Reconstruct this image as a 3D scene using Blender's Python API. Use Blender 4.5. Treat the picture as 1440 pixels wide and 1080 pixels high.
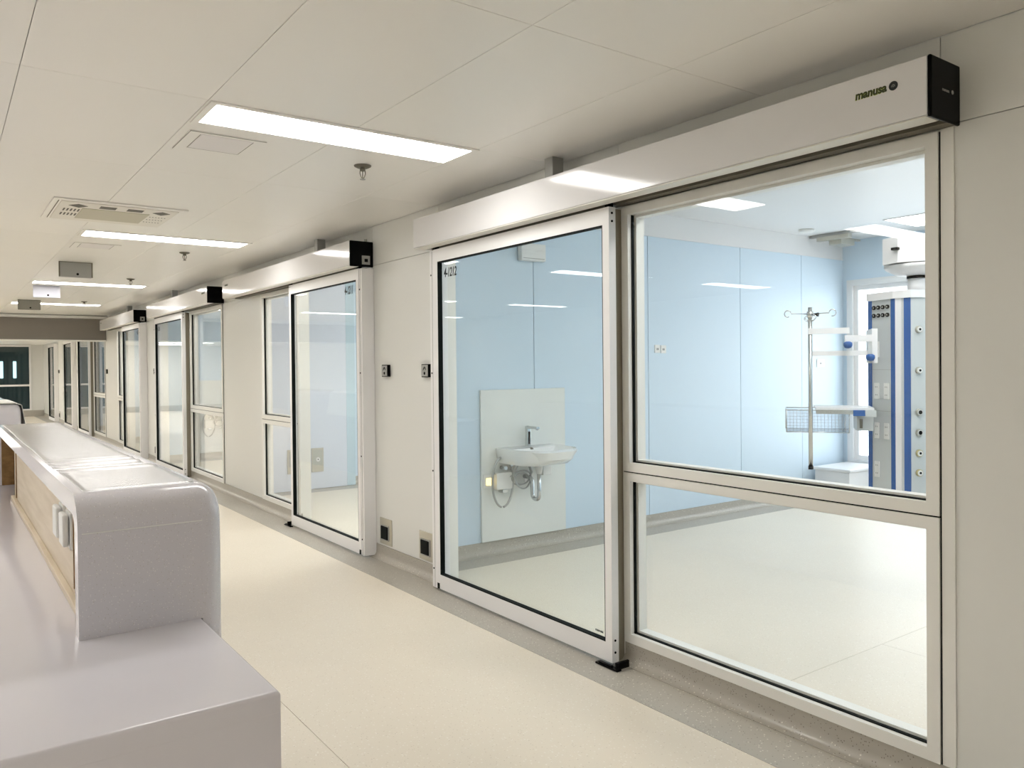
import bpy, bmesh, math, random
from math import sin, cos, pi, radians
from mathutils import Matrix, Vector
random.seed(4)
for o in list(bpy.data.objects): bpy.data.objects.remove(o)
SC = bpy.context.scene
COL = SC.collection

# ---------------------------------------------------------------- camera, world, exposure
cam = bpy.data.cameras.new('camera'); camo = bpy.data.objects.new('camera', cam); COL.objects.link(camo)
yaw, pitch, roll = .626605, -.0103289, -.00944455
f = Vector((sin(yaw)*cos(pitch), cos(yaw)*cos(pitch), sin(pitch)))
r0 = Vector((cos(yaw), -sin(yaw), 0)); u0 = r0.cross(f)
r = cos(roll)*r0 + sin(roll)*u0; u = -sin(roll)*r0 + cos(roll)*u0
M = Matrix((r, u, -f)).transposed().to_4x4(); M.translation = Vector((0, 0, 1.5))
camo.matrix_world = M
cam.sensor_width = 36; cam.lens = 1110.895/1440*36; cam.shift_y = -13.14/1440
cam.clip_start = .05; cam.clip_end = 200
SC.camera = camo
w = bpy.data.worlds.new('world'); SC.world = w; w.use_nodes = True
bg = w.node_tree.nodes['Background']; bg.inputs[0].default_value = (.86, .93, 1, 1); bg.inputs[1].default_value = 2.0
SC.view_settings.view_transform = 'Standard'; SC.view_settings.look = 'None'
SC.view_settings.exposure = 1.10; SC.view_settings.gamma = 1; SC.view_settings.use_curve_mapping = False
LAMP = 9.0        # radiance of the corridor's ceiling panels
RLAMP = 6.2      # radiance of the patient rooms' ceiling panels

# ---------------------------------------------------------------- materials
def mat(name, col, rough=.5, metal=0, spec=.5, coat=0, emit=None, es=0):
    m = bpy.data.materials.new(name); m.use_nodes = True
    b = m.node_tree.nodes['Principled BSDF']
    b.inputs['Base Color'].default_value = (*col, 1); b.inputs['Roughness'].default_value = rough
    b.inputs['Metallic'].default_value = metal; b.inputs['Specular IOR Level'].default_value = spec
    b.inputs['Coat Weight'].default_value = coat; b.inputs['Coat Roughness'].default_value = .08
    if emit: b.inputs['Emission Color'].default_value = (*emit, 1); b.inputs['Emission Strength'].default_value = es
    return m
def nodes(m): return m.node_tree.nodes, m.node_tree.links, m.node_tree.nodes['Principled BSDF']
def mottled(name, col, amt=.04, scale=3, rough=.5, rvar=.05, bump=0, **k):
    """plain coloured surface with a faint cloudy variation in colour and gloss"""
    m = mat(name, col, rough, **k); n, l, b = nodes(m)
    tc = n.new('ShaderNodeTexCoord'); nz = n.new('ShaderNodeTexNoise'); nz.inputs['Scale'].default_value = scale
    nz.inputs['Detail'].default_value = 5; l.new(tc.outputs['Object'], nz.inputs['Vector'])
    rp = n.new('ShaderNodeValToRGB'); rp.color_ramp.elements[0].position = .3; rp.color_ramp.elements[1].position = .7
    rp.color_ramp.elements[0].color = (*[max(0, c*(1-amt)) for c in col], 1); rp.color_ramp.elements[1].color = (*[min(1, c*(1+amt)) for c in col], 1)
    l.new(nz.outputs['Fac'], rp.inputs[0]); l.new(rp.outputs[0], b.inputs['Base Color'])
    mr = n.new('ShaderNodeMapRange'); mr.inputs[3].default_value = rough-rvar; mr.inputs[4].default_value = rough+rvar
    l.new(nz.outputs['Fac'], mr.inputs[0]); l.new(mr.outputs[0], b.inputs['Roughness'])
    if bump:
        bp = n.new('ShaderNodeBump'); bp.inputs['Strength'].default_value = bump; bp.inputs['Distance'].default_value = .01
        l.new(nz.outputs['Fac'], bp.inputs['Height']); l.new(bp.outputs[0], b.inputs['Normal'])
    return m
def speckled(name, base, chips, scale, rough, coat=0, density=.16, var=.05):
    """solid sheet with small chips of other colours scattered through it"""
    m = mat(name, base, rough, coat=coat); n, l, b = nodes(m)
    tc = n.new('ShaderNodeTexCoord')
    nz = n.new('ShaderNodeTexNoise'); nz.inputs['Scale'].default_value = 1.7; nz.inputs['Detail'].default_value = 4; l.new(tc.outputs['Object'], nz.inputs['Vector'])
    hsv = n.new('ShaderNodeMix'); hsv.data_type = 'RGBA'
    hsv.inputs[6].default_value = (*[c*(1-var) for c in base], 1); hsv.inputs[7].default_value = (*[min(1, c*(1+var)) for c in base], 1)
    l.new(nz.outputs['Fac'], hsv.inputs[0]); cur = hsv.outputs[2]
    for i, (c, s, d) in enumerate(chips):
        v = n.new('ShaderNodeTexVoronoi'); v.inputs['Scale'].default_value = scale*s; mp = n.new('ShaderNodeMapping')
        mp.inputs['Location'].default_value = (i*3.1, i*1.7, i*.9); l.new(tc.outputs['Object'], mp.inputs[0]); l.new(mp.outputs[0], v.inputs['Vector'])
        lt = n.new('ShaderNodeMath'); lt.operation = 'LESS_THAN'; lt.inputs[1].default_value = .28; l.new(v.outputs['Distance'], lt.inputs[0])
        sp = n.new('ShaderNodeSeparateColor'); l.new(v.outputs['Color'], sp.inputs[0])
        l2 = n.new('ShaderNodeMath'); l2.operation = 'LESS_THAN'; l2.inputs[1].default_value = d; l.new(sp.outputs[0], l2.inputs[0])
        mu = n.new('ShaderNodeMath'); mu.operation = 'MULTIPLY'; l.new(lt.outputs[0], mu.inputs[0]); l.new(l2.outputs[0], mu.inputs[1])
        mx = n.new('ShaderNodeMix'); mx.data_type = 'RGBA'; l.new(mu.outputs[0], mx.inputs[0]); l.new(cur, mx.inputs[6]); mx.inputs[7].default_value = (*c, 1)
        cur = mx.outputs[2]
    l.new(cur, b.inputs['Base Color']); return m
def glassy(name, tint, ior=1.45, rough=0.0):
    m = bpy.data.materials.new(name); m.use_nodes = True; n = m.node_tree.nodes; l = m.node_tree.links
    n.remove(n['Principled BSDF']); out = n['Material Output']
    t = n.new('ShaderNodeBsdfTransparent'); t.inputs[0].default_value = (*tint, 1)
    g = n.new('ShaderNodeBsdfGlossy'); g.inputs['Roughness'].default_value = rough
    lw = n.new('ShaderNodeLayerWeight'); lw.inputs[0].default_value = .5      # Schlick's approximation, alike from both sides
    pw = n.new('ShaderNodeMath'); pw.operation = 'POWER'; pw.inputs[1].default_value = 5; l.new(lw.outputs['Facing'], pw.inputs[0])
    f0 = ((ior-1)/(ior+1))**2
    fr = n.new('ShaderNodeMapRange'); fr.inputs[3].default_value = f0; fr.inputs[4].default_value = 1.0; l.new(pw.outputs[0], fr.inputs[0])
    mx = n.new('ShaderNodeMixShader'); l.new(fr.outputs[0], mx.inputs[0]); l.new(t.outputs[0], mx.inputs[1]); l.new(g.outputs[0], mx.inputs[2])
    l.new(mx.outputs[0], out.inputs[0]); return m
def woody(name, c1, c2):
    m = mat(name, c1, .45); n, l, b = nodes(m); tc = n.new('ShaderNodeTexCoord'); mp = n.new('ShaderNodeMapping')
    mp.inputs['Scale'].default_value = (14, 1.6, 22); nz = n.new('ShaderNodeTexNoise'); nz.inputs['Scale'].default_value = 1.5; nz.inputs['Detail'].default_value = 6
    rp = n.new('ShaderNodeValToRGB'); rp.color_ramp.elements[0].position = .35; rp.color_ramp.elements[1].position = .68
    rp.color_ramp.elements[0].color = (*c1, 1); rp.color_ramp.elements[1].color = (*c2, 1)
    l.new(tc.outputs['Object'], mp.inputs[0]); l.new(mp.outputs[0], nz.inputs[0]); l.new(nz.outputs['Fac'], rp.inputs[0]); l.new(rp.outputs[0], b.inputs['Base Color']); return m

CEIL = mottled('painted_metal_ceiling', (.90, .88, .835), .01, .9, .32, .03)
CEILR = mottled('room_ceiling_paint', (.76, .765, .77), .01, .9, .45, .03)
WALL = mottled('cream_wall_panel', (.75, .75, .715), .01, .8, .38, .03)
VOID = mat('dark_void', (.05, .048, .04), .9)
BLUE = mottled('pale_blue_wall_panel', (.60, .725, .83), .01, .7, .42, .0)
FLOOR = speckled('beige_vinyl', (.78, .705, .585), [((.86, .80, .70), 1, .3), ((.64, .56, .45), 1.4, .14)], 75, .42, coat=.04, var=.04)
GREYV = speckled('grey_speckled_vinyl', (.43, .40, .345), [((.68, .66, .58), 1, .2), ((.22, .19, .16), 1.3, .14)], 85, .38, coat=.12, var=.06)
ALU = mottled('white_powder_coat', (.85, .84, .835), .01, 2, .30, .03)
ALUW = mottled('pale_frame_paint', (.82, .81, .765), .01, 2, .32, .03)
BOXM = mottled('operator_cover_paint', (.77, .76, .76), .01, 1, .10, .01)
LIP = mat('operator_lip_paint', (.80, .78, .71), .35)
RAIL = mat('dark_rail_metal', (.16, .145, .11), .5, .3)
BLACK = mat('black_plastic', (.003, .003, .003), .2, spec=.06)
GASKET = mat('black_rubber', (.004, .006, .0055), .65, spec=.12)
GLASS = glassy('door_glass', (.972, .990, .987), 1.42)
GLASSW = glassy('window_glass', (.985, .99, .985), 1.42)
DARKG = glassy('dark_end_glass', (.70, .79, .80), 1.5)
STEEL = mat('brushed_steel', (.52, .50, .43), .36, .75)
CHROME = mat('chrome', (.60, .62, .62), .2, 1)
HOSE = mat('braided_hose', (.42, .43, .42), .35, .8)
CERAM = mat('white_ceramic', (.88, .89, .88), .12, coat=.5)
PLATE = mottled('cream_backsplash', (.76, .78, .75), .01, 2, .25, .0)
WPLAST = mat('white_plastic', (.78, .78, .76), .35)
GPLAST = mat('grey_plastic', (.36, .36, .34), .4)
INK = mat('black_ink', (.01, .015, .015), .5)
INKG = mat('dark_green_ink', (.035, .045, .006), .5)
LIME = mat('yellow_green_ink', (.50, .58, .12), .5)
SOLID = speckled('white_solid_surface', (.66, .64, .685), [((.80, .78, .79), 1, .22), ((.52, .49, .47), 1.3, .12)], 190, .17, coat=.3, var=.015)
DESK = mottled('desk_solid_surface', (.70, .68, .73), .01, 1.5, .17, .04, coat=.3)
SOLIDG = speckled('grey_speckled_surface', (.46, .425, .395), [((.66, .64, .57), 1, .3), ((.28, .25, .22), 1.3, .08)], 105, .22, coat=.35, var=.03)
WOOD = woody('light_maple', (.60, .50, .37), (.70, .60, .47))
BROWN = woody('brown_wood', (.20, .11, .035), (.30, .17, .06))
BEAM = mottled('taupe_bulkhead_paint', (.23, .205, .18), .03, 1.5, .55, .05)
PBLUE = mat('blue_trim', (.02, .10, .33), .3)
PGREY = mat('pendant_grey', (.56, .59, .59), .35)
PWHITE = mat('pendant_white', (.80, .80, .81), .35)
FILM = glassy('clear_film', (.985, .985, .99), 1.22, .22)
ACRYL = glassy('clear_acrylic', (.955, .96, .965), 1.4, .05)
LIT = mat('lamp_diffuser', (.9, .9, .9), .5, emit=(1, .985, .955), es=LAMP)
LITR = mat('room_lamp_diffuser', (.9, .9, .9), .5, emit=(1, .98, .95), es=RLAMP)
LITF = mat('far_room_lamp_diffuser', (.9, .9, .9), .5, emit=(1, .98, .95), es=RLAMP*.5)
AMBER = mat('amber_lamp', (.9, .7, .3), .5, emit=(1, .72, .22), es=1.3)
GLOWSTRIP = mat('glowing_strip', (.8, .9, .9), .5, emit=(.75, .92, .95), es=1.2)

# ---------------------------------------------------------------- builders
class MB:
    def __init__(s): s.bm = bmesh.new()
    def box(s, x0, x1, y0, y1, z0, z1, bev=0, seg=2):
        if x1 < x0: x0, x1 = x1, x0
        if y1 < y0: y0, y1 = y1, y0
        if z1 < z0: z0, z1 = z1, z0
        v = [s.bm.verts.new(p) for p in ((x0,y0,z0),(x1,y0,z0),(x1,y1,z0),(x0,y1,z0),(x0,y0,z1),(x1,y0,z1),(x1,y1,z1),(x0,y1,z1))]
        fs = [s.bm.faces.new([v[i] for i in q]) for q in ((3,2,1,0),(4,5,6,7),(0,1,5,4),(1,2,6,5),(2,3,7,6),(3,0,4,7))]
        if bev:
            bmesh.ops.bevel(s.bm, geom=list({e for fc in fs for e in fc.edges}), offset=bev, segments=seg, affect='EDGES', profile=.5)
        return s
    def prism(s, pts, d, holes=None):
        """closed polygon pts (3D) extruded by vector d"""
        d = Vector(d); a = [s.bm.verts.new(p) for p in pts]; b = [s.bm.verts.new(Vector(p)+d) for p in pts]; n = len(pts)
        s.bm.faces.new(a[::-1]); s.bm.faces.new(b)
        for i in range(n): s.bm.faces.new((a[i], a[(i+1) % n], b[(i+1) % n], b[i]))
        return s
    def frame(s, ax, a0, a1, y0, y1, z0, z1, w, wb=None, wt=None, wl=None):
        """picture frame in a plane facing x: depth a0..a1, outer y0..y1 z0..z1, border w"""
        wb = wb or w; wt = wt or w
        s.box(a0, a1, y0, y1, z0, z0+wb); s.box(a0, a1, y0, y1, z1-wt, z1)
        s.box(a0, a1, y0, y0+w, z0+wb, z1-wt); s.box(a0, a1, y1-w, y1, z0+wb, z1-wt); return s
    def cyl(s, p, q, r1, r2=None, n=20, cap=True):
        p, q = Vector(p), Vector(q); r2 = r1 if r2 is None else r2
        t = (q-p).normalized(); a = t.orthogonal().normalized(); b = t.cross(a)
        A = [s.bm.verts.new(p+(a*cos(2*pi*i/n)+b*sin(2*pi*i/n))*r1) for i in range(n)]
        B = [s.bm.verts.new(q+(a*cos(2*pi*i/n)+b*sin(2*pi*i/n))*r2) for i in range(n)]
        for i in range(n):
            fc = s.bm.faces.new((A[i], A[(i+1) % n], B[(i+1) % n], B[i])); fc.smooth = True
        if cap: s.bm.faces.new(A[::-1]); s.bm.faces.new(B)
        return s
    def tube(s, pts, rad, n=8, closed=False):
        P = [Vector(p) for p in pts]; m = len(P); rings = []; a = None
        for i, p in enumerate(P):
            t = (P[(i+1) % m]-P[i-1]) if closed else (P[min(i+1, m-1)]-P[max(i-1, 0)])
            t.normalize()
            a = t.orthogonal().normalized() if a is None else (a-t*a.dot(t)).normalized()
            b = t.cross(a); rings.append([s.bm.verts.new(p+(a*cos(2*pi*k/n)+b*sin(2*pi*k/n))*rad) for k in range(n)])
        for i in range(m if closed else m-1):
            A, B = rings[i], rings[(i+1) % m]
            for k in range(n):
                fc = s.bm.faces.new((A[k], A[(k+1) % n], B[(k+1) % n], B[k])); fc.smooth = True
        if not closed: s.bm.faces.new(rings[0][::-1]); s.bm.faces.new(rings[-1])
        return s
    def lathe(s, c, prof, n=28):
        """prof: (radius, height) list round the vertical axis at c"""
        c = Vector(c); rings = []
        for (rr, h) in prof:
            rings.append([s.bm.verts.new(c+Vector((rr*cos(2*pi*k/n), rr*sin(2*pi*k/n), h))) for k in range(n)])
        for A, B in zip(rings, rings[1:]):
            for k in range(n):
                fc = s.bm.faces.new((A[k], A[(k+1) % n], B[(k+1) % n], B[k])); fc.smooth = True
        s.bm.faces.new(rings[0][::-1]); s.bm.faces.new(rings[-1]); return s
    def done(s, name, m, parent=None, label=None, stuff=False, smooth=False):
        org = Vector(parent['_org']) if parent is not None else Vector((0, 0, 0))
        bmesh.ops.recalc_face_normals(s.bm, faces=s.bm.faces[:])
        bmesh.ops.translate(s.bm, verts=s.bm.verts[:], vec=-org)
        me = bpy.data.meshes.new(name); s.bm.to_mesh(me); s.bm.free()
        if smooth:
            for p in me.polygons: p.use_smooth = True
            try: me.set_sharp_from_angle(angle=radians(40))
            except Exception: pass
        me.materials.append(m); o = bpy.data.objects.new(name, me); COL.objects.link(o)
        o['_org'] = tuple(org)
        if parent is not None: o.parent = parent
        if label: o['label'] = label
        if stuff: o['kind'] = 'stuff'
        return o
def tag(o, label=None, cat=None, group=None, kind=None):
    if label: o['label'] = label
    if cat: o['category'] = cat
    if group: o['group'] = group
    if kind: o['kind'] = kind
    return o
def empty(name, loc, label=None, cat=None, group=None, kind=None):
    o = bpy.data.objects.new(name, None); COL.objects.link(o); o.location = loc; o.empty_display_size = .1; o['_org'] = tuple(loc)
    return tag(o, label, cat, group, kind)
def struct(name, loc=(0, 0, 0), label=None, cat=None): return empty(name, loc, label, cat, None, 'structure')
def copy_tree(o, parent=None):
    c = o.copy(); COL.objects.link(c)
    if parent is not None: c.parent = parent
    for ch in o.children: copy_tree(ch, c)
    return c
def text(name, s, p, size, m, parent, shear=0, bold=0, sx=1, facing='x'):
    """flat lettering facing -x (facing='x') or -y, its baseline start at p; kept as a thin mesh"""
    cu = bpy.data.curves.new(name, 'FONT'); cu.body = s; cu.size = size; cu.shear = shear; cu.offset = bold; cu.extrude = .0004
    t = bpy.data.objects.new('t', cu); COL.objects.link(t); bpy.context.view_layer.update()
    me = bpy.data.meshes.new_from_object(t.evaluated_get(bpy.context.evaluated_depsgraph_get())); bpy.data.objects.remove(t)
    if facing == 'x': R = Matrix(((0, 0, -1, 0), (-1, 0, 0, 0), (0, 1, 0, 0), (0, 0, 0, 1)))
    else: R = Matrix(((1, 0, 0, 0), (0, 0, -1, 0), (0, 1, 0, 0), (0, 0, 0, 1)))
    me.transform(Matrix.Translation(Vector(p)-Vector(parent['_org'])) @ R @ Matrix.Scale(sx, 4, (1, 0, 0)))
    me.materials.clear(); me.materials.append(m); o = bpy.data.objects.new(name, me); COL.objects.link(o); o['_org'] = tuple(parent['_org']); o.parent = parent
    return o
def emblem(p, rad, parent, m=INK):
    """round badge with a small pale arch inside, facing -x"""
    x, y, z = p
    e = MB().cyl((x, y, z), (x-.0008, y, z), rad, n=28).done('emblem', m, parent)
    a = [(x-.0012, y+rad*.34*cos(t), z-rad*.25+rad*.5*sin(t)) for t in [pi*k/10 for k in range(11)]]
    MB().tube(a, rad*.07, 6).box(x-.0014, x-.0008, y-rad*.07, y+rad*.07, z-rad*.3, z+rad*.0).done('arch_mark', GPLAST, e)

XW = 2.80; XI = 2.90; CZ = 2.62; RZ = 2.92; FX = 8.55
# ---------------------------------------------------------------- floor
fl = struct('floor', (0, 0, 0), 'beige speckled vinyl floor with grey strips along the walls', 'floor')
for (x0, x1, y0, y1) in ((-4.6, 1.2225, -7.6, 30.5), (1.2245, 2.499, -7.6, 30.5), (XW, 4.05, .93, 2.251), (4.052, FX, .93, 2.251), (XW, FX, 2.253, 4.93)):
    MB().box(x0, x1, y0, y1, -.02, 0).done('floor_sheet', FLOOR, fl)
for (y0, y1) in ((5.31, 9.14), (9.55, 13.40), (13.81, 17.6), (18.05, 22.1), (22.2, 26.3), (26.4, 30.5)):
    MB().box(XW, FX, y0, y1, -.02, 0).done('floor_sheet', FLOOR, fl)
MB().box(2.501, XW, -7.6, 30.5, -.02, .0005).done('floor_border', GREYV, fl, 'grey speckled border strip')
for (y0, y1) in ((4.932, 5.21), (9.142, 9.45), (13.402, 13.71), (17.602, 17.95)):
    MB().box(XW+.01, FX, y0, y1, -.02, .0006).done('floor_border', GREYV, fl, 'grey speckled border strip')
MB().box(-4.8, 9, -7.8, 31, -.1, -.021).done('floor_screed', VOID, fl)

# ---------------------------------------------------------------- ceiling
ce = struct('ceiling', (0, 0, CZ), 'suspended ceiling of large cream metal panels', 'ceiling')
xs = [-4.6, -3.76, -3.09, -2.42, -1.755, -1.085, -.415, .252, .92, 1.59, 2.26, 2.799]
ys = [2.065+1.335*k for k in range(-7, 13)]+[18.0]; ys[0] = -7.6
pm = {}
for i in range(len(xs)-1):
    for j in range(len(ys)-1):
        g = .0011
        key = (round(xs[i+1]-xs[i], 3), round(ys[j+1]-ys[j], 3))
        if key not in pm:
            o = MB().box(0+g, key[0]-g, 0+g, key[1]-g, 0, .012, .0008, 1).done('ceiling_panel', CEIL); pm[key] = o.data
        else: o = bpy.data.objects.new('ceiling_panel', pm[key]); COL.objects.link(o)
        o.parent = ce; o.location = (xs[i], ys[j], 0)
MB().box(-4.6, XW, -7.6, 18.2, CZ+.02, CZ+.1).done('ceiling_void', VOID, ce)
MB().box(-4.6, 2.795, 18.5, 30.5, 2.37, 2.40).done('ceiling_panel', CEIL, ce, 'lower ceiling beyond the bulkhead')
rc = struct('ceiling_rooms', (5, 5, RZ), 'smooth white ceiling over the glazed patient rooms', 'ceiling')
MB().box(XI-.1, FX+.2, .8, 30.6, RZ, RZ+.1).done('ceiling_board', CEILR, rc)

# bulkhead across the corridor
bh = struct('trim_1', (0, 18.2, 2.1), 'dark taupe bulkhead across the corridor with pale edges', 'bulkhead')
MB().box(-4.6, 2.80, 18.2, 18.5, 2.125, 2.62).done('bulkhead_face', BEAM, bh)
MB().box(-4.6, 2.80, 18.185, 18.51, 2.10, 2.125).done('bulkhead_edge', ALUW, bh)
MB().box(-4.6, 2.80, 18.0, 18.2, 2.555, 2.60).box(-4.6, 2.80, 18.03, 18.2, 2.60, 2.619).done('cornice', WALL, bh)

# ---------------------------------------------------------------- right wall with modules
A1, B1, A2, B2, A3, B3, B4 = 1.287, 5.745, 9.81, 14.25, 18.287, 22.70, 26.45
def wall_panel(par, y0, y1, z0, z1):
    g = .0015
    MB().box(XW, XW+.012, y0+g, y1-g, z0+g, z1-g, .0006, 1).done('wall_panel', WALL, par)
WR = struct('wall_right', (XW, 0, 0), 'cream panelled corridor wall with glazed openings', 'wall')
mods = [(A1, 'A'), (B1, 'B'), (A2, 'A'), (B2, 'B'), (A3, 'A'), (B3, 'B'), (B4, 'B')]
opens = []
solid = []
prev = -7.6
for y0, t in mods:
    if t == 'A': win, dr = (y0+.052, y0+1.618), (y0+1.663, y0+3.375)
    else: dr, win = (y0+.035, y0+1.60), (y0+1.655, y0+2.70)
    opens.append((y0, t, win, dr))
    lo = min(win[0], dr[0]); hi = max(win[1], dr[1]); solid.append((prev, lo)); prev = hi
solid.append((prev, 30.5))
core = MB()
core.box(XW+.013, XI, -7.6, 30.5, 2.30, RZ-.001)
for a, b in solid: core.box(XW+.013, XI, a, b, 0, 2.30)
for y0, t, win, dr in opens:
    core.box(XW+.013, XI, win[0], win[1], 0, .1)
    m0, m1 = (win[1], dr[0]) if t == 'A' else (dr[1], win[0])
    core.box(XW-.005, XI, m0, m1, 0.1 if False else .0, 2.30)
core.done('wall_core', ALUW, WR)
SEAL = mat('brush_seal', (.30, .27, .21), .7)
for y0, t, win, dr in opens:
    if t == 'A': MB().box(2.737, XW-.0055, y0+1.622, y0+1.655, .012, 2.285).done('seal_profile', SEAL, WR, 'brownish vertical seal strip')
for k, (a, b) in enumerate(solid):
    cuts = [a, b]
    if k == 0: cuts = [-7.6, -1.8, 0, b]
    if k == 7: cuts = [a, 29.6, b]
    for c, d in zip(cuts, cuts[1:]): wall_panel(WR, c, d, .105, 2.312)
top = [-7.6, -1.8, 0, 1.339, 2.93, 4.72, 5.745, 7.6, 9.17, 9.81, 11.5, 13.23, 14.25, 16, 18.19]
for c, d in zip(top, top[1:]): wall_panel(WR, c, d, 2.312, CZ)
wall_panel(WR, 18.5, 30.5, 2.312, 2.37)
bb = struct('baseboard_right', (XW, 0, 0), 'coved grey speckled skirting along the corridor wall', 'skirting')
def cove(mb, a, b):
    pr = [(XW+.012, 0), (XW+.012, .104), (XW-.003, .104), (XW-.003, .05)]
    pr += [(XW-.003-.047*(1-cos(t)), .05-.047*sin(t)) for t in [pi/2*k/6 for k in range(1, 7)]]
    pr += [(XW-.05, 0)]
    mb.prism([(x, a, z) for x, z in pr], (0, b-a, 0))
bbm = MB()
segs = [(a, b) for a, b in solid]
for y0, t, win, dr in opens: segs.append((win[0]-(.0 if t == 'A' else .06), win[1]+(.045 if t == 'A' else 0)))
for a, b in segs: cove(bbm, a, b)
bbm.done('skirting', GREYV, bb, smooth=True)

# ---------------------------------------------------------------- fixed glazing
def window(n, y0, y1, label):
    wd = struct('window_%d' % n, (XW, (y0+y1)/2, .105), label, 'window')
    ym, zt, zb, zm = (y0, y1), 2.294, .106, .965
    for za, zc in ((zb, zm-.003), (zm+.003, zt)):
        fr = MB().frame('x', XW-.012, XW+.06, y0+.004, y1-.004, za, zc, .045, .045, .042).done('window_frame', ALUW, wd)
        MB().box(XW+.012, XW+.028, y0+.054, y1-.049, za+.045, za+.050).box(XW+.012, XW+.028, y1-.054, y1-.049, za+.050, zc-.042).box(XW+.012, XW+.028, y0+.049, y0+.054, za+.045, zc-.042).done('gasket', GASKET, fr)
        MB().frame('x', XW+.036, XI-.01, y0+.049, y1-.049, za+.045, zc-.042, .012).done('inner_frame', ALUW, fr)
        MB().box(XW+.028, XW+.036, y0+.049, y1-.049, za+.045, zc-.042).done('pane', GLASSW, wd)
    MB().box(XW-.004, XW+.05, y0, y1, zm-.003, zm+.003).box(XW-.004, XW+.05, y0, y0+.004, zb, zt).box(XW-.004, XW+.05, y1-.004, y1, zb, zt).done('joint', GASKET, wd)
    return wd
wl = ['wide two-pane fixed glazing showing the room with the blue pendant column', 'narrow fixed glazing beside the door marked 4-1211',
      'fixed glazing showing hoses under a sink, past the second door', 'narrow fixed glazing left of the door nearest the dark bulkhead',
      'first fixed glazing beyond the dark bulkhead', 'thin glazing strip between the two far sliding doors', 'last thin glazing strip by the corridor end wall']
for i, (y0, t, win, dr) in enumerate(opens):
    window(i+1, win[0], win[1], wl[i])
pt = struct('trim_2', (XW, 1.3, .1), 'narrow pale trim strip right of the wide glazing', 'trim')
MB().box(XW-.006, XW+.012, A1+.054-.048, A1+.050, .106, 2.30).done('trim_strip', ALUW, pt)

# ---------------------------------------------------------------- sliding doors
XF = 2.690
def door(n, y0, y1, label, num, side, far=False):
    d = struct('door_%d' % n, (XF, (y0+y1)/2, 0), label, 'sliding door')
    z0, z1, sw, rb, rt = .018, 2.287, .048, .095, .085
    MB().frame('x', XF, XF+.045, y0, y1, z0, z1, sw, rb, rt).done('door_frame', ALU, d)
    a, b, c, e = y0+sw, y1-sw, z0+rb, z1-rt
    MB().frame('x', XF+.001, XF+.034, a, b, c, e, .006).done('gasket', GASKET, d)
    MB().box(XF+.026, XF+.034, a+.006, b-.006, c+.006, e-.006).done('pane', GLASS, d)
    if not far:
        for yy in (y0+.012, y1-.012):
            MB().box(XF-.003, XF+.03, yy-.012, yy+.012, z1, z1+.022).done('hanger', BLACK, d)
        MB().box(XF-.002, XF+.01, (y1-.04) if side == 'A' else (y0+.005), (y1-.012) if side == 'A' else (y0+.033), z0, z0+.036).done('roller_cap', BLACK, d)
        for zz in (z1-.03, z1-.07, z0+.11, z0+.05):
            yy = y0 if side == 'A' else y1
            s_ = -1 if side == 'A' else 1
            MB().cyl((XF+.02, yy, zz), (XF+.02, yy+s_*.003, zz), .006, n=10).done('screw', BLACK, d)
    if num:
        if side == 'A': text('door_number', num, (XF+.0255, b-.042, e-.105), .082, INK, d, .18, .0018, .68)
        else: text('door_number', num, (XF+.0255, a+.275, e-.095), .088, INK, d, .18, .0032, .66)
        if n < 3:
            if side == 'A':
                text('maker_mark', 'manusa', (XF+.0255, a+.105, c+.025), .02, INK, d, 0, .0006)
                MB().cyl((XF+.0258, a+.02, c+.032), (XF+.025, a+.02, c+.032), .009, n=16).done('emblem', INK, d)
    return d
dl = ['closed sliding glass door marked 4-1212 with a sink seen behind it', 'sliding glass door marked 4-1211 showing a steel outlet plate behind',
      'third sliding glass door along the wall, left of the glazing with hoses', 'sliding glass door closest to the dark bulkhead on this side',
      'first sliding door seen beyond the dark bulkhead', 'middle one of the three sliding doors beyond the bulkhead', 'farthest sliding door next to the end wall']
nums = ['4-1212', '4-1211', '4-1210', '4-1209', None, None, None]
for i, (y0, t, win, dr) in enumerate(opens):
    if t == 'A': a, b = y0+1.60, y0+3.315
    else: a, b = y0+.03, y0+1.57
    door(i+1, a, b, dl[i], nums[i], t, i > 3)
    # guide post screwed to the wall where the leaf closes
    py0, py1 = (b, b+.06) if t == 'A' else (a-.05, a-.004)
    ps = empty('door_post', (XF, py0, 0), ['narrow white post with screws left of the door marked 4-1212', 'narrow white post with screws right of the door marked 4-1211',
        'narrow white post where the third sliding door closes', 'narrow white post right of the door closest to the bulkhead', 'white post beside the first door beyond the bulkhead',
        'white post beside the middle door beyond the bulkhead', 'white post beside the farthest sliding door'][i], 'post')
    MB().box(XF+.004, XW-.001, py0+.001, py1, .012, 2.285, .002, 1).done('profile', ALU, ps)
    if i < 4:
        MB().box(XF+.002, XF+.004, py0+.025, py0+.027, .02, 2.28).done('groove', GPLAST, ps)
        for zz in (.14, .80, 1.46, 2.12):
            MB().cyl((XF+.004, py0+.04, zz), (XF+.001, py0+.04, zz), .006, n=10).done('screw', BLACK, ps)

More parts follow.
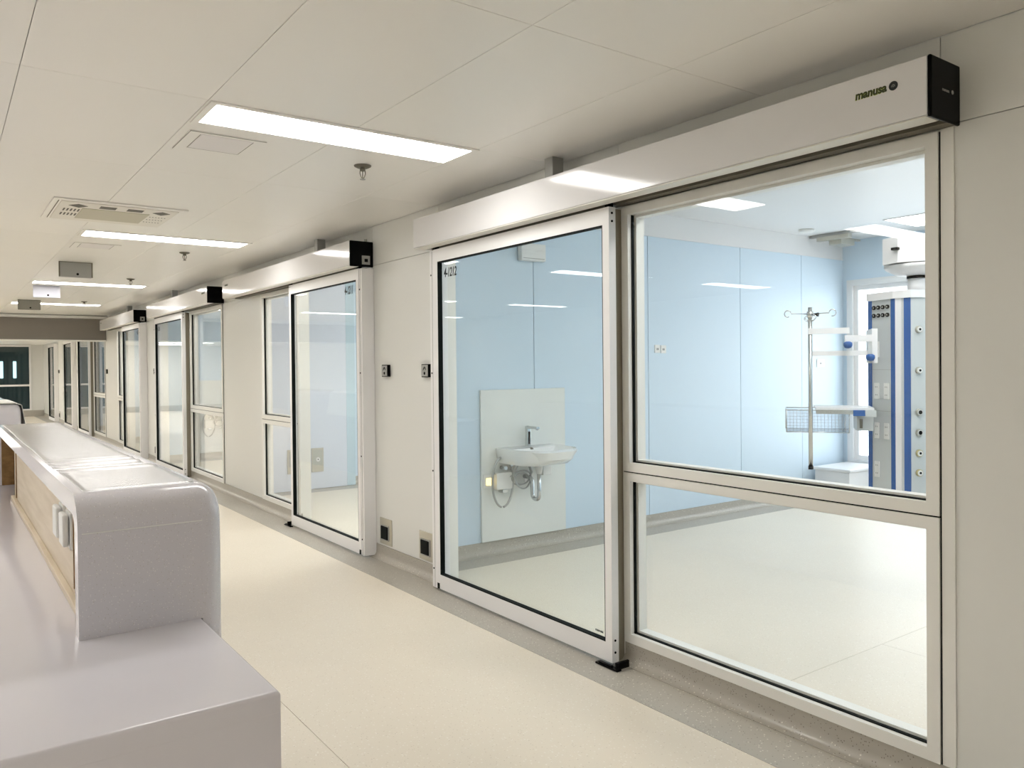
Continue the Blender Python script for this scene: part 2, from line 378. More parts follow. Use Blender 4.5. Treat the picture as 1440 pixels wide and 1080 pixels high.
# ---------------------------------------------------------------- operators above the doors
def operator(y0, t, i):
    lab = ['long white door operator box with black end cap and dark green lettering, nearest', 'long white operator box over the door marked 4-1211, switch on its cap',
           'white operator box above the third sliding door', 'white operator box touching the dark bulkhead'][i]
    y1 = y0+3.43 if i != 3 else y0+3.40
    o = empty('door_operator', (2.7, y0, 2.3), lab, 'door operator', 'white operator boxes over the sliding doors')
    MB().box(2.602, 2.61, y0, y1, 2.304, 2.496, .003).box(2.61, 2.798, y0, y1, 2.486, 2.494).box(2.61, 2.798, y1-.01, y1, 2.304, 2.486).done('cover', BOXM, o)
    MB().box(2.605, 2.683, y0+.003, y1-.003, 2.298, 2.3025).box(2.679, 2.683, y0+.003, y1-.003, 2.3025, 2.34).done('bottom_lip', LIP, o)
    MB().box(2.74, 2.796, y0+.003, y1-.003, 2.302, 2.345).box(2.685, 2.796, y0+.003, y1-.003, 2.345, 2.40).done('rail', RAIL, o)
    cap = MB().box(2.600, 2.799, y0-.014, y0-.0005, 2.2965, 2.4975, .006, 3).done('end_cap', BLACK, o, 'glossy black end cap')
    if i == 0:
        text('cap_mark', 'manusa', (2.672, y0-.0146, 2.392), .016, GPLAST, cap, facing='y')
        MB().cyl((2.742, y0-.014, 2.398), (2.742, y0-.0152, 2.398), .007, n=14).done('cap_emblem', GPLAST, cap)
    if i in (1, 3):
        sw = MB().box(2.700, 2.77, y0-.017, y0-.014, 2.315, 2.385, .002, 1).done('key_switch', GPLAST, o)
        MB().box(2.722, 2.75, y0-.02, y0-.017, 2.335, 2.36).done('switch_rocker', BLACK, sw)
    if i in (0, 2):
        yy = y0+.247
        text('lettering', 'manusa', (2.6015, yy, 2.418), .040, INKG, o, .10, .0016, .93)
        text('lettering_edge', 'manusa', (2.6018, yy+.0006, 2.4174), .040, LIME, o, .10, .0021, .93)
        emblem((2.6015, yy-.136, 2.429), .0155, o)
    else:
        yy = y1-.09
        text('lettering', 'manusa', (2.6015, yy, 2.43), .034, INKG, o, .12, .001, .95)
        emblem((2.6015, yy-.11, 2.438), .012, o)
    by = y0+2.0 if t == 'A' else y0+.82
    if i == 1: by = 6.53
    MB().box(2.66, 2.735, by, by+.07, 2.494, CZ-.001, .002, 1).done('ceiling_bracket', GPLAST, o, 'grey bracket up to the ceiling')
    if i == 1: MB().cyl((2.76, y0+.04, 2.494), (2.76, y0+.04, 2.525), .012, n=12).done('cable_gland', GPLAST, o)
    return o
for i, (y0, t, win, dr) in enumerate(opens[:4]): operator(y0, t, i)

# floor guides
def floor_guide(y, label, t):
    g = empty('floor_guide', (2.70, y, 0), label, 'floor guide', 'black floor guides')
    MB().box(2.655, 2.687, y-.06, y+.10, .001, .010, .002, 1).box(2.66, 2.675, y-.01, y+.08, .01, .018).done('base_plate', BLACK, g)
    MB().box(2.655, 2.740, y-.06 if t == 'A' else y, y-.045 if t == 'A' else y+.015, .01, .045, .002, 1).done('guide_block', BLACK, g)
floor_guide(A1+1.60-.01, 'small black floor guide at the foot of the door marked 4-1212', 'A')
floor_guide(B1+1.57+.01, 'small black floor guide at the foot of the door marked 4-1211', 'B')
floor_guide(A2+1.60-.01, 'small black floor guide at the foot of the third sliding door', 'A')

# ---------------------------------------------------------------- switches and low sockets on the wall
def wall_switch(y, label, w=.1):
    s = empty('wall_switch', (XW, y, 1.43), label, 'switch', 'touchless door switches')
    MB().box(XW-.026, XW-.0005, y, y+w, 1.43, 1.523, .003, 2).done('housing', BLACK, s)
    fp = MB().box(XW-.029, XW-.026, y+.006, y+w-.004, 1.436, 1.517, .001, 1).done('face_plate', GPLAST, s)
    MB().cyl((XW-.030, y+w/2, 1.458), (XW-.029, y+w/2, 1.458), .011, n=14).done('button', BLACK, fp)
    hm = MB().tube([(XW-.030, y+w/2-.018, 1.482), (XW-.030, y+w/2-.006, 1.502), (XW-.030, y+w/2+.006, 1.490), (XW-.030, y+w/2+.02, 1.480)], .0025, 6).done('hand_symbol', INK, fp)
    for a, b in ((.006, .002), (.012, .004)):
        MB().tube([(XW-.030, y+w/2-.02+b, 1.502-a), (XW-.030, y+w/2+.0, 1.508-a*.4), (XW-.030, y+w/2+.018, 1.498-a)], .0014, 6).done('wave_symbol', INK, fp)
wall_switch(4.832, 'black-edged touch switch beside the door marked 4-1212')
wall_switch(5.455, 'black-edged touch switch beside the door marked 4-1211')
wall_switch(13.55, 'small dark switch between the third and fourth sliding doors')
wall_switch(18.06, 'small dark switch on the wall just under the bulkhead end')
wall_switch(22.25, 'small dark switch between the first and second doors beyond the bulkhead')
wall_switch(26.18, 'small dark switch near the farthest sliding door')
def low_socket(y, label, w=.2):
    s = empty('floor_level_socket', (XW, y, .12), label, 'socket', 'steel low sockets on the corridor wall')
    MB().box(XW-.006, XW+.001, y, y+w, .120, .325, .002, 1).done('steel_plate', STEEL, s)
    fr = MB().frame('x', XW-.013, XW-.006, y+.042, y+w-.03, .155, .272, .010).done('flap_frame', GPLAST, s)
    MB().box(XW-.020, XW-.006, y+.05, y+w-.038, .163, .264, .004, 2).done('flap', GASKET, s)
low_socket(4.825, 'steel plate with black flap low beside the door marked 4-1212')
low_socket(5.457, 'steel plate with black flap low beside the door marked 4-1211')
low_socket(13.50, 'steel plate with black flap low between the third and fourth doors')
low_socket(22.20, 'steel plate with dark flap low, first beyond the bulkhead')
low_socket(26.12, 'steel plate with dark flap low by the farthest door')

# ---------------------------------------------------------------- corridor ceiling lights
def ceil_light(x, y, label, group=None):
    L = empty('ceiling_light', (x, y, CZ), label, 'ceiling light', group)
    MB().box(x, x+1.34, y, y+.03, CZ-.006, CZ-.0005).box(x, x+1.34, y+.315, y+.345, CZ-.006, CZ-.0005).box(x, x+.03, y+.03, y+.315, CZ-.006, CZ-.0005).box(x+1.31, x+1.34, y+.03, y+.315, CZ-.006, CZ-.0005).done('trim_frame', CEIL, L)
    MB().box(x+.03, x+1.31, y+.03, y+.315, CZ-.003, CZ-.001).done('diffuser', LIT, L)
    return L
lys = [3.40, 7.06, 11.36, 15.03]
ll = ['brightest ceiling light, nearest, with a square access hatch beside it', 'second ceiling light, just past the air conditioning cassette',
      'third ceiling light, behind a grey hanging box', 'fourth ceiling light, last before the bulkhead']
for y, l in zip(lys, ll): ceil_light(.93, y, l, 'recessed ceiling lights in a row')
for x_, ys_ in ((-1.745, [-4.6, -.6]+lys), (-4.2, [-4.6, -.6]+lys)):  # middle row inferred from reflections; far-left row and lights behind camera added as fill
    for y in ys_: ceil_light(x_, y, 'recessed ceiling light of the inferred and added fill rows, out of the picture', 'ceiling lights out of view')

HATCH = mat('hatch_paint', (.84, .81, .80), .35)
def hatch(x, y, w, h, label):
    H = empty('access_hatch', (x, y, CZ), label, 'hatch', 'square ceiling hatches')
    MB().box(x, x+w, y, y+h, CZ-.004, CZ-.0005).done('hatch_frame', CEIL, H)
    g = MB(); t = .003
    for (a, b, c, d) in ((0, w, 0, t*1.6), (0, t, 0, h), (.055, w-.055, h-.06, h-.06+t), (.055, .055+t, .04, h-.06), (w-.055, w-.055+t, .04, h-.06)):
        g.box(x+a, x+b, y+c, y+d, CZ-.0045, CZ-.004)
    g.done('hatch_gap', BROWN if False else RAIL, H)
    MB().box(x+.06, x+w-.06, y+.03, y+h-.065, CZ-.0055, CZ-.004).done('hatch_door', HATCH, H)
hatch(.962, 3.87, .36, .36, 'square access hatch in the ceiling beside the nearest light')
hatch(.962, 7.79, .37, .36, 'square access hatch beside the second ceiling light')

# air-conditioning cassette
cs = empty('air_conditioner_cassette', (1.0, 6.2, CZ), 'square ceiling air conditioner with slots between first and second lights', 'air conditioner')
MB().box(.605, 1.43, 5.83, 6.64, CZ-.010, CZ-.0005, .002, 1).done('outer_panel', CEIL, cs)
MB().box(.655, 1.38, 5.88, 6.59, CZ-.014, CZ-.010, .004, 1).done('inner_panel', mat('cassette_plastic', (.82, .79, .72), .4), cs)
MB().box(.80, 1.225, 6.07, 6.48, CZ-.017, CZ-.014, .002, 1).done('intake_grille', mat('cassette_intake', (.56, .53, .42), .5), cs)
MB().box(.637, .643, 5.88, 6.59, CZ-.0112, CZ-.010).done('groove', RAIL, cs)
DG = mat('cassette_dark', (.09, .085, .065), .5)
for (a, b) in ((.895, .995), (1.065, 1.165)):
    MB().box(a, b, 5.945, 6.03, CZ-.0155, CZ-.014).done('outlet_slot', DG, cs)
for cx in (.755, 1.275):
    MB().prism([(cx-.045, 6.005, CZ-.0145), (cx+.008, 5.935, CZ-.0145), (cx+.068, 5.99, CZ-.0145), (cx+.022, 6.065, CZ-.0145)], (0, 0, -.0015)).done('corner_grille', DG, cs)
for r_ in range(2):
    for k in range(5):
        MB().box(.695+k*.022, .705+k*.022, 6.13+r_*.17, 6.22+r_*.17, CZ-.0155, CZ-.014).done('vent_slot', DG, cs)
for r_ in range(3):
    for k in range(6):
        MB().cyl((1.245+k*.02, 6.17+r_*.11, CZ-.0155), (1.245+k*.02, 6.17+r_*.11, CZ-.014), .005, n=8).done('vent_hole', DG, cs)

# sprinklers
def sprinkler(x, y, label):
    s = empty('sprinkler', (x, y, CZ), label, 'sprinkler', 'ceiling sprinkler heads')
    MB().lathe((x, y, CZ), [(.001, -.012), (.03, -.014), (.046, -.006), (.048, -.001), (.001, -.001)], 24).done('rosette', RAIL, s)
    MB().cyl((x, y, CZ-.030), (x, y, CZ-.012), .016, .014, 12).done('thread', RAIL, s)
    fr = MB()
    for sx in (-1, 0, 1):
        fr.tube([(x+sx*.015, y, CZ-.03), (x+sx*.016, y, CZ-.045), (x+sx*.009, y, CZ-.065), (x, y, CZ-.075)], .0028, 6)
    fr.done('yoke', RAIL, s)
    MB().cyl((x, y, CZ-.078), (x, y, CZ-.075), .015, n=14).done('deflector', GPLAST, s)
for y, l in ((4.03, 'sprinkler head below the nearest ceiling light'), (7.96, 'sprinkler head after the second ceiling light'),
             (10.6, 'sprinkler head before the third ceiling light'), (14.46, 'farthest sprinkler head, before the last ceiling light')):
    sprinkler(1.91, y, l)

# hanging boxes
def hung_box(x, y, zt, label, m):
    b = empty('hanging_box', (x, y, zt), label, 'hanging box', 'boxes hung from the corridor ceiling')
    MB().box(x, x+.30, y, y+.07, zt-.155, zt-.001, .004, 2).done('housing', m, b)
    MB().frame('x', 0, 0, 0, 0, 0, 0, .1) if False else None
    e = MB()
    e.box(x-.004, x+.304, y-.004, y+.02, zt-.006, zt-.001); e.box(x+.292, x+.304, y-.004, y+.02, zt-.155, zt-.006); e.box(x-.004, x+.006, y-.004, y+.02, zt-.155, zt-.006)
    e.done('edge_frame', RAIL if m is GPLAST else m, b)
    MB().cyl((x+.165, y-.006, zt-.125), (x+.165, y, zt-.125), .012, n=12).done('sensor', BLACK, b)
hung_box(1.0, 9.24, CZ, 'grey box hung from the ceiling, nearest of the three', GPLAST)
hung_box(1.0, 12.0, CZ, 'pale lavender box hung just below the third light', mat('lavender_box', (.62, .62, .70), .35))
hung_box(1.0, 14.5, CZ, 'dull grey box hung before the fourth light', mat('dull_box', (.30, .29, .25), .45))

# ---------------------------------------------------------------- patient rooms
def blue_wall(name, y, x0, cuts, zt, label, base=True, thick=.1):
    W = struct(name, (x0, y, 0), label, 'wall')
    MB().box(x0, FX, y+.013, y+thick, 0, RZ).done('wall_core', CEILR, W)
    for a, b in zip(cuts, cuts[1:]):
        MB().box(a+.003, b-.003, y, y+.013, .105, zt, .001, 1).done('wall_panel', BLUE, W)
        MB().box(a+.0025, a+.003+.0005, y+.011, y+.0125, .105, zt).done('joint', GPLAST, W)
    MB().box(x0, FX, y-.002, y+.013, zt+.004, RZ, .001, 1).box(x0, FX, y-.01, y+.013, zt, zt+.012).done('top_band', CEILR, W, 'white band above the blue panels')
    pr_ = [(y+.012, 0), (y+.012, .104), (y-.003, .104), (y-.003, .05)]+[(y-.003-.047*(1-cos(t)), .05-.047*sin(t)) for t in [pi/2*k/6 for k in range(1, 7)]]+[(y-.05, 0)]
    MB().prism([(x0, yy, z) for yy, z in pr_], (FX-x0, 0, 0)).done('skirting', GREYV, W, smooth=True)
    return W
cutsx = [XI, 4.0, 5.34, 6.68, 7.74, FX]
blue_wall('wall_room_sink', 5.21, XI, cutsx, 2.70, 'pale blue panelled room wall carrying the sink panel')
blue_wall('wall_room_second', 9.45, XI, cutsx, 2.70, 'pale blue room wall behind the door marked 4-1211')
blue_wall('wall_room_third', 13.71, XI, cutsx, 2.70, 'pale blue room wall behind the third sliding door')
blue_wall('wall_room_fourth', 17.95, XI, cutsx, 2.70, 'pale blue room wall behind the fourth sliding door')
blue_wall('wall_room_fifth', 22.2, XI, cutsx, 2.70, 'room wall behind the first door beyond the bulkhead')
blue_wall('wall_room_sixth', 26.4, XI, cutsx, 2.70, 'room wall behind the middle door beyond the bulkhead')
blue_wall('wall_room_last', 30.5, XI, cutsx, 2.70, 'room wall behind the farthest sliding door')
wn = struct('wall_room_near', (XI, .88, 0), 'pale blue room wall closest to the camera, unseen', 'wall')
MB().box(XI, FX, .83, .93, 0, RZ).done('wall_core', BLUE, wn)
WF = struct('wall_far', (FX, 5, 0), 'pale blue outer wall of the patient rooms', 'wall')
spans = [(.93, 5.31, 2.3, 5.13), (5.31, 9.55, 5.5, 8.6), (9.55, 13.81, 10.8, 13.6), (13.81, 18.05, 14.2, 17.0), (18.05, 22.3, 19.2, 22.0), (22.3, 26.5, 22.6, 25.5), (26.5, 30.6, 27, 30)]
ms = MB()
for a, b, c, d in spans:
    ms.box(FX, FX+.15, a, c, 0, RZ).box(FX, FX+.15, d, b, 0, RZ).box(FX, FX+.15, c, d, 2.44, RZ).box(FX, FX+.15, c, d, 0, .34)
ms.done('wall_core', BLUE, WF)
for i, (a, b, c, d) in enumerate(spans[:4]):
    wo = struct('window_%d' % (8+i), (FX, c, .34), ['bright outside window behind the blue pendant column', 'outside window of the room behind door 4-1211',
        'outside window of the third room', 'outside window of the fourth room'][i], 'window')
    MB().frame('x', FX-.02, FX+.02, c-.02, d+.02, .32, 2.46, .07).done('casing', CEILR, wo)
    MB().frame('x', FX+.02, FX+.07, c+.05, d-.05, .39, 2.39, .05).box(FX+.02, FX+.07, c+.1, d-.1, .93, .99).done('window_frame', ALU, wo)
    ym = (c+d)/2
    MB().box(FX+.02, FX+.07, ym-.03, ym+.03, .44, .93).box(FX+.02, FX+.07, ym-.03, ym+.03, .99, 2.34).done('mullion', ALU, wo)
    for (p, q) in ((c+.1, ym-.03), (ym+.03, d-.1)):
        for (z0, z1) in ((.44, .93), (.99, 2.34)):
            MB().box(FX+.04, FX+.046, p, q, z0, z1).done('pane', GLASSW, wo)
def room_light(x, y, w, h, label):
    L = empty('room_light', (x, y, RZ), label, 'ceiling light', 'lights in the patient rooms')
    MB().box(x-.02, x+w+.02, y-.02, y+h+.02, RZ-.008, RZ-.0005).done('trim_frame', CEILR, L)
    MB().box(x, x+w, y, y+h, RZ-.010, RZ-.0082).done('diffuser', LITF if x > 7 else LITR, L)
for k, (ya) in enumerate((2.97, 6.6, 11.5, 15.4)):
    room_light(7.6, ya, .6, 1.2, ['bright ceiling panel inside the room, above the pendant arm', 'ceiling panel in the second room', 'ceiling panel in the third room', 'ceiling panel in the fourth room'][k])
for k, ya in enumerate((1.2, 6.0, 10.2, 14.6)):  # unseen panels added to even out the room light towards the corridor
    room_light(3.5, ya-.05, .6, 1.2, 'added fill panel of the %s room, right behind the corridor wall' % ('first', 'second', 'third', 'fourth')[k])
    room_light(5.2, ya-.05, .6, 1.2, 'added fill panel in the middle of the %s room' % ('first', 'second', 'third', 'fourth')[k])
for k, ya in enumerate((19.5, 24.0, 28.0)):
    room_light(4.8, ya, .3, .6, 'small ceiling panel in the %s room beyond the bulkhead' % ('first', 'second', 'third')[k])

# ---------------------------------------------------------------- sink unit
def sink_unit(dy, who):
    Y = 5.21+dy
    p = empty('sink_back_panel', (3.88, Y, .1), 'cream splash panel on the blue wall behind the %s sink' % who, 'wall panel', 'cream panels behind the sinks')
    MB().box(3.450, 4.310, Y-.022, Y-.0005, .108, 1.315, .002, 1).done('panel', PLATE, p)
    s = empty('wash_basin', (3.80, Y, .85), 'white wall-hung wash basin of the %s' % ('room behind door 4-1212' if dy == 0 else 'third room'), 'sink', 'wall-hung wash basins')
    # basin outline in plan: flat back, rounded front
    cx, yb = 3.87, Y-.024
    def outline(w, d, off=0, n=9):
        pts = [(cx-w, yb-off)]
        for k in range(n+1):
            t = pi*k/n; e = .55
            pts.append((cx-w*math.copysign(abs(cos(t))**e, cos(t)), yb-off-.06-(d-.06)*abs(sin(t))**e))
        pts.append((cx+w, yb-off)); return pts
    rings = [(.20, .30, 0, .722), (.248, .37, 0, .727), (.268, .425, 0, .765), (.278, .452, 0, .825), (.280, .463, 0, .850), (.262, .445, .012, .851), (.245, .40, .10, .838), (.19, .34, .13, .775), (.08, .26, .17, .765)]
    b = MB(); R_ = []
    for (w_, d_, off, z) in rings:
        R_.append([b.bm.verts.new((x, y, z)) for x, y in outline(w_, d_, off)])
    for P, Q in zip(R_, R_[1:]):
        for k in range(len(P)):
            b.bm.faces.new((P[k], P[(k+1) % len(P)], Q[(k+1) % len(P)], Q[k]))
    b.bm.faces.new(R_[0][::-1]); b.bm.faces.new(R_[-1]); b.done('bowl', CERAM, s, smooth=True)
    MB().cyl((cx, Y-.115, .832), (cx, Y-.128, .826), .016, n=16).done('overflow', RAIL, s)
    tp = MB().box(cx-.017, cx+.017, Y-.095, Y-.058, .851, 1.015, .004, 2).box(cx-.016, cx+.016, Y-.215, Y-.058, .995, 1.015, .004, 2).cyl((cx, Y-.20, .996), (cx, Y-.20, .986), .010, n=12).done('tap', CHROME, s, 'chrome angular tap')
    MB().box(cx-.008, cx+.008, Y-.098, Y-.095, .87, .97).done('tap_sensor', BLACK, tp)
    # trap and waste
    MB().cyl((cx-.0, Y-.22, .64), (cx, Y-.22, .72), .022, .036, 16).done('waste_cup', WPLAST, s)
    tb = [(cx, Y-.22, .655), (cx, Y-.22, .50)]+[(cx, Y-.22+.045-.045*cos(t), .47-.04*sin(t)) for t in [pi*k/8 for k in range(9)]]+[(cx, Y-.13, .56), (cx, Y-.12, .585), (cx, Y-.10, .60), (cx, Y-.024, .60)]
    MB().tube(tb, .017, 12).done('trap', CHROME, s)
    ring = lambda c, rx, rz, rot=0, n=28, a0=0, a1=2*pi, yo=0: [(c[0]+rx*cos(a0+(a1-a0)*k/n), c[1]+yo*sin(a0+(a1-a0)*k/n), c[2]+rz*sin(a0+(a1-a0)*k/n)) for k in range(n+1)]
    MB().tube(ring((3.62, Y-.07, .58), .10, .20, a0=-.5*pi+.05, a1=1.1*pi+1.1), .009, 8).done('hose', HOSE, s)
    MB().tube(ring((3.80, Y-.09, .63), .085, .115, yo=.02), .0065, 8).tube(ring((3.80, Y-.075, .60), .095, .06, yo=-.015), .0065, 8).tube(ring((3.79, Y-.10, .595), .07, .045), .0065, 8).done('hose_coil', HOSE, s)
    MB().tube([(3.76, Y-.1, .72), (3.72, Y-.09, .64), (3.67, Y-.06, .60), (3.60, Y-.05, .60), (3.55, Y-.05, .66)], .0055, 8).tube([(3.86, Y-.10, .72), (3.90, Y-.09, .64), (3.90, Y-.05, .57)], .006, 8).done('hose', HOSE, s)
    cb = MB().box(3.56, 3.73, Y-.075, Y-.023, .52, .655, .005, 2).done('control_box', WPLAST, s)
    MB().box(3.61, 3.66, Y-.085, Y-.023, .495, .52).cyl((3.64, Y-.09, .69), (3.64, Y-.023, .69), .016, n=14).cyl((3.70, Y-.09, .71), (3.70, Y-.06, .71), .010, n=12).done('stop_valve', CHROME, s)
    MB().cyl((3.92, Y-.023, .58), (3.92, Y-.03, .58), .055, n=20).done('wall_rosette', WPLAST, s)
    MB().box(4.02, 4.11, Y-.085, Y-.023, .60, .71, .005, 2).done('white_box', WPLAST, s)
    if dy == 0:
        q = empty('amber_socket', (3.52, Y-.02, .6), 'white wall plate with a glowing amber lamp under the basin', 'socket')
        MB().box(3.462, 3.560, Y-.032, Y-.0225, .535, .645, .002, 1).done('plate', WPLAST, q)
        MB().box(3.487, 3.535, Y-.036, Y-.032, .56, .615, .003, 1).done('lamp', AMBER, q, 'lit amber square')
sink_unit(0, 'near'); sink_unit(8.5, 'third-room')

def outlet(x, y, z, w, h, n, label):
    s = empty('wall_outlet', (x, y, z), label, 'outlet', 'white outlets on the blue room wall')
    MB().box(x, x+w, y-.009, y-.0005, z, z+h, .002, 1).done('plate', WPLAST, s)
    for k in range(n):
        cx = x+w*(k+.5)/n
        MB().box(cx-.012, cx-.006, y-.0105, y-.009, z+h*.35, z+h*.6).box(cx+.004, cx+.010, y-.0105, y-.009, z+h*.35, z+h*.6).done('contacts', BLACK, s)
outlet(5.42, 5.21, 1.615, .07, .075, 1, 'white outlet on the blue wall, first of the close pair')
outlet(5.50, 5.21, 1.612, .07, .075, 1, 'white outlet on the blue wall, second of the close pair')
outlet(8.02, 5.21, 1.46, .14, .09, 1, 'white outlet on the blue wall behind the steel pole')
sb = empty('wall_sensor_box', (4.0, 5.15, 2.43), 'white box high on the blue wall above the sink', 'wall box')
MB().box(3.83, 4.08, 5.14, 5.197, 2.365, 2.505, .006, 2).done('housing', WPLAST, sb)
MB().box(4.0, 4.02, 5.197, 5.209, 2.40, 2.47).done('wall_mount', WPLAST, sb)
MB().box(3.845, 4.065, 5.1385, 5.14, 2.38, 2.385).done('vent_line', GPLAST, sb)

# second room: sliding door panel and outlet plates
sp = struct('door_8', (3.7, 9.4, 0), 'pale blue sliding panel door seen through the door marked 4-1211', 'door')
MB().box(3.12, 4.18, 9.37, 9.41, .004, 2.62, .002, 1).done('door_panel', mottled('blue_door_panel', (.66, .71, .80), .01, 1, .3, .03), sp)
MB().box(4.182, 4.30, 9.375, 9.41, .004, 2.62, .002, 1).done('door_edge', mottled('blue_edge', (.50, .64, .72), .01, 1, .3, .03), sp)
MB().box(3.10, 4.32, 9.37, 9.444, 2.63, 2.70, .002, 1).done('door_track', ALU, sp)
def steel_plate(x, label, knob=True):
    s = empty('steel_outlet_plate', (x, 9.37, .2), label, 'outlet')
    MB().box(x, x+.155, 9.356, 9.3695, .215, .51, .002, 1).done('plate', STEEL, s)
    MB().frame('x', 0, 0, 0, 0, 0, 0, 0) if False else None
    MB().box(x+.015, x+.14, 9.353, 9.356, .30, .49, .001, 1).done('cover', GPLAST if not knob else mat('plate_cover', (.46, .47, .42), .4, .4), s)
    if knob:
        MB().cyl((x+.08, 9.345, .37), (x+.08, 9.353, .37), .026, n=20).done('socket_ring', WPLAST, s)
        MB().cyl((x+.08, 9.343, .37), (x+.08, 9.345, .37), .008, n=12).done('socket_pin', BLACK, s)
steel_plate(3.705, 'steel outlet plate with a round white socket behind door 4-1211')
steel_plate(3.40, 'steel plate edge glimpsed through the narrow glazing', False)

# ---------------------------------------------------------------- low white cabinet by the far wall
lb = empty('low_cabinet', (8.1, 4.95, 0), 'low white cabinet on the floor by the outside window', 'cabinet')
MB().box(7.87, 8.50, 4.73, 5.14, .03, .325, .006, 2).done('body', PWHITE, lb)
MB().box(7.85, 8.51, 4.71, 5.15, .325, .36, .008, 2).done('top', PWHITE, lb)
MB().box(7.92, 8.48, 4.78, 5.10, 0, .03).done('plinth', GPLAST, lb)

# ---------------------------------------------------------------- ceiling pendant with media column
PX, PY = 4.60, 2.42
pd = empty('medical_pendant', (PX, PY, 1.9), 'blue-striped grey media column hanging from a white ceiling arm', 'medical pendant')
P1, P2, P3, P4, P5, P6 = (4.640, 2.654), (4.578, 2.464), (4.575, 2.403), (4.580, 2.362), (4.903, 2.21), (5.00, 2.50)
zb, zt = .705, 1.88
ins = lambda p, s: (PX+.22+(p[0]-PX-.22)*s, PY+.04+(p[1]-PY-.04)*s)
MB().prism([(*p, zb) for p in (P1, P2, P3, P4, P5, P6)], (0, 0, zt-zb)).done('column_body', PGREY, pd)
MB().prism([(*ins(p, 1.05), zt) for p in (P1, P2, P3, P4, P5, P6)], (0, 0, .045)).done('column_cap', PWHITE, pd)
MB().prism([(*ins(p, 1.04), zb-.03) for p in (P1, P2, P3, P4, P5, P6)], (0, 0, .03)).done('column_base', PWHITE, pd)
def strip(a, b, t0, t1, z0, z1, m, name, th=.004, par=pd, out=0.0005):
    a, b = Vector((*a, 0)), Vector((*b, 0)); d = (b-a); nrm = Vector((d.y, -d.x, 0)).normalized()
    if nrm.dot(Vector((-1, -.6, 0))) < 0: nrm = -nrm
    p, q = a+d*t0+nrm*out, a+d*t1+nrm*out
    return MB().prism([(p.x, p.y, z0), (q.x, q.y, z0), (q.x+nrm.x*th, q.y+nrm.y*th, z0), (p.x+nrm.x*th, p.y+nrm.y*th, z0)], (0, 0, z1-z0)).done(name, m, par)
strip(P1, P2, -.02, .13, zb, zt, PBLUE, 'blue_strip'); strip(P1, P2, .90, 1.02, zb, zt, PBLUE, 'blue_strip')
strip(P2, P3, .02, .18, zb, zt, PBLUE, 'blue_strip'); strip(P2, P3, .18, .78, zb, zt, PWHITE, 'white_strip'); strip(P3, P4, .05, .95, zb, zt, PBLUE, 'blue_strip')
def port(a, b, t, z, rad, m, name, th=.008, par=pd):
    a, b = Vector((*a, 0)), Vector((*b, 0)); d = (b-a); nrm = Vector((d.y, -d.x, 0)).normalized()
    if nrm.dot(Vector((-1, -.6, 0))) < 0: nrm = -nrm
    p = a+d*t; p.z = z
    return MB().cyl(p, p+nrm*th, rad, n=16).done(name, m, par), p+nrm*th, nrm
for r_ in range(2):
    for k in range(4):
        o, p, nr = port(P1, P2, .23+.18*k, 1.836-.048*r_, .0125, BLACK, 'data_port')
        MB().cyl(p, p+nr*.001, .005, n=10).done('port_centre', GPLAST, o)
def sock(t, z):
    so = strip(P1, P2, t-.095, t+.095, z-.048, z+.048, WPLAST, 'power_socket', .006)
    for dz in (-.024, .024):
        for dt in (-.03, .03):
            strip(P1, P2, t+dt-.012, t+dt+.012, z+dz-.004, z+dz+.004, GPLAST, 'contact', .001, so, .0066)
for t, z in ((.33, 1.583), (.33, 1.331), (.72, 1.331), (.33, 1.091), (.72, 1.091), (.33, .855)): sock(t, z)
for z in (1.46, 1.21): strip(P1, P2, .15, .88, z-.001, z+.001, GPLAST, 'seam', .001)
for i, z in enumerate((1.694, 1.455, 1.211, 1.092, .972, .857)):
    o, p, nr = port(P4, P5, .13, z, .021, STEEL if i < 4 else mat('brass_ring', (.55, .48, .25), .35, .5), 'gas_outlet', .012)
    oc = MB().cyl(p, p+nr*.004, .016, n=16).done('outlet_face', WPLAST, o)
    MB().cyl(p+nr*.004, p+nr*.006, .007 if i not in (2, 3) else .012, n=12).done('outlet_hole', BLACK, oc)
# neck, head and arm
MB().cyl((4.78, 2.42, zt+.045), (4.78, 2.42, 2.005), .060, .062, 28).done('neck', PWHITE, pd)
MB().cyl((4.78, 2.42, 2.005), (4.78, 2.42, 2.02), .064, n=28).done('neck_ring', BLACK, pd)
MB().lathe((4.80, 2.42, 2.02), [(.06, 0), (.13, .012), (.19, .045), (.20, .065), (.001, .07)], 32).done('arm_hub', PWHITE, pd)
arm = MB().prism([(4.63, 2.56, 2.092), (4.58, 2.44, 2.092), (4.62, 2.34, 2.092), (5.15, 1.45, 2.092), (5.36, 1.57, 2.092), (4.90, 2.58, 2.092), (4.78, 2.62, 2.092)], (0, 0, .155))
arm.done('arm', PWHITE, pd, smooth=False)
MB().box(4.56, 4.60, 2.43, 2.47, 2.165, 2.18).done('arm_marker', BLACK, pd)
MB().prism([(4.655, 2.285, 2.215), (4.80, 2.04, 2.215), (4.796, 2.036, 2.215), (4.651, 2.281, 2.215)], (0, 0, .014)).done('arm_marker', BLACK, pd)
MB().cyl((5.22, 1.55, 2.25), (5.22, 1.55, RZ-.03), .09, n=28).cyl((5.22, 1.55, RZ-.03), (5.22, 1.55, RZ-.001), .2, n=32).done('ceiling_column', PWHITE, pd)

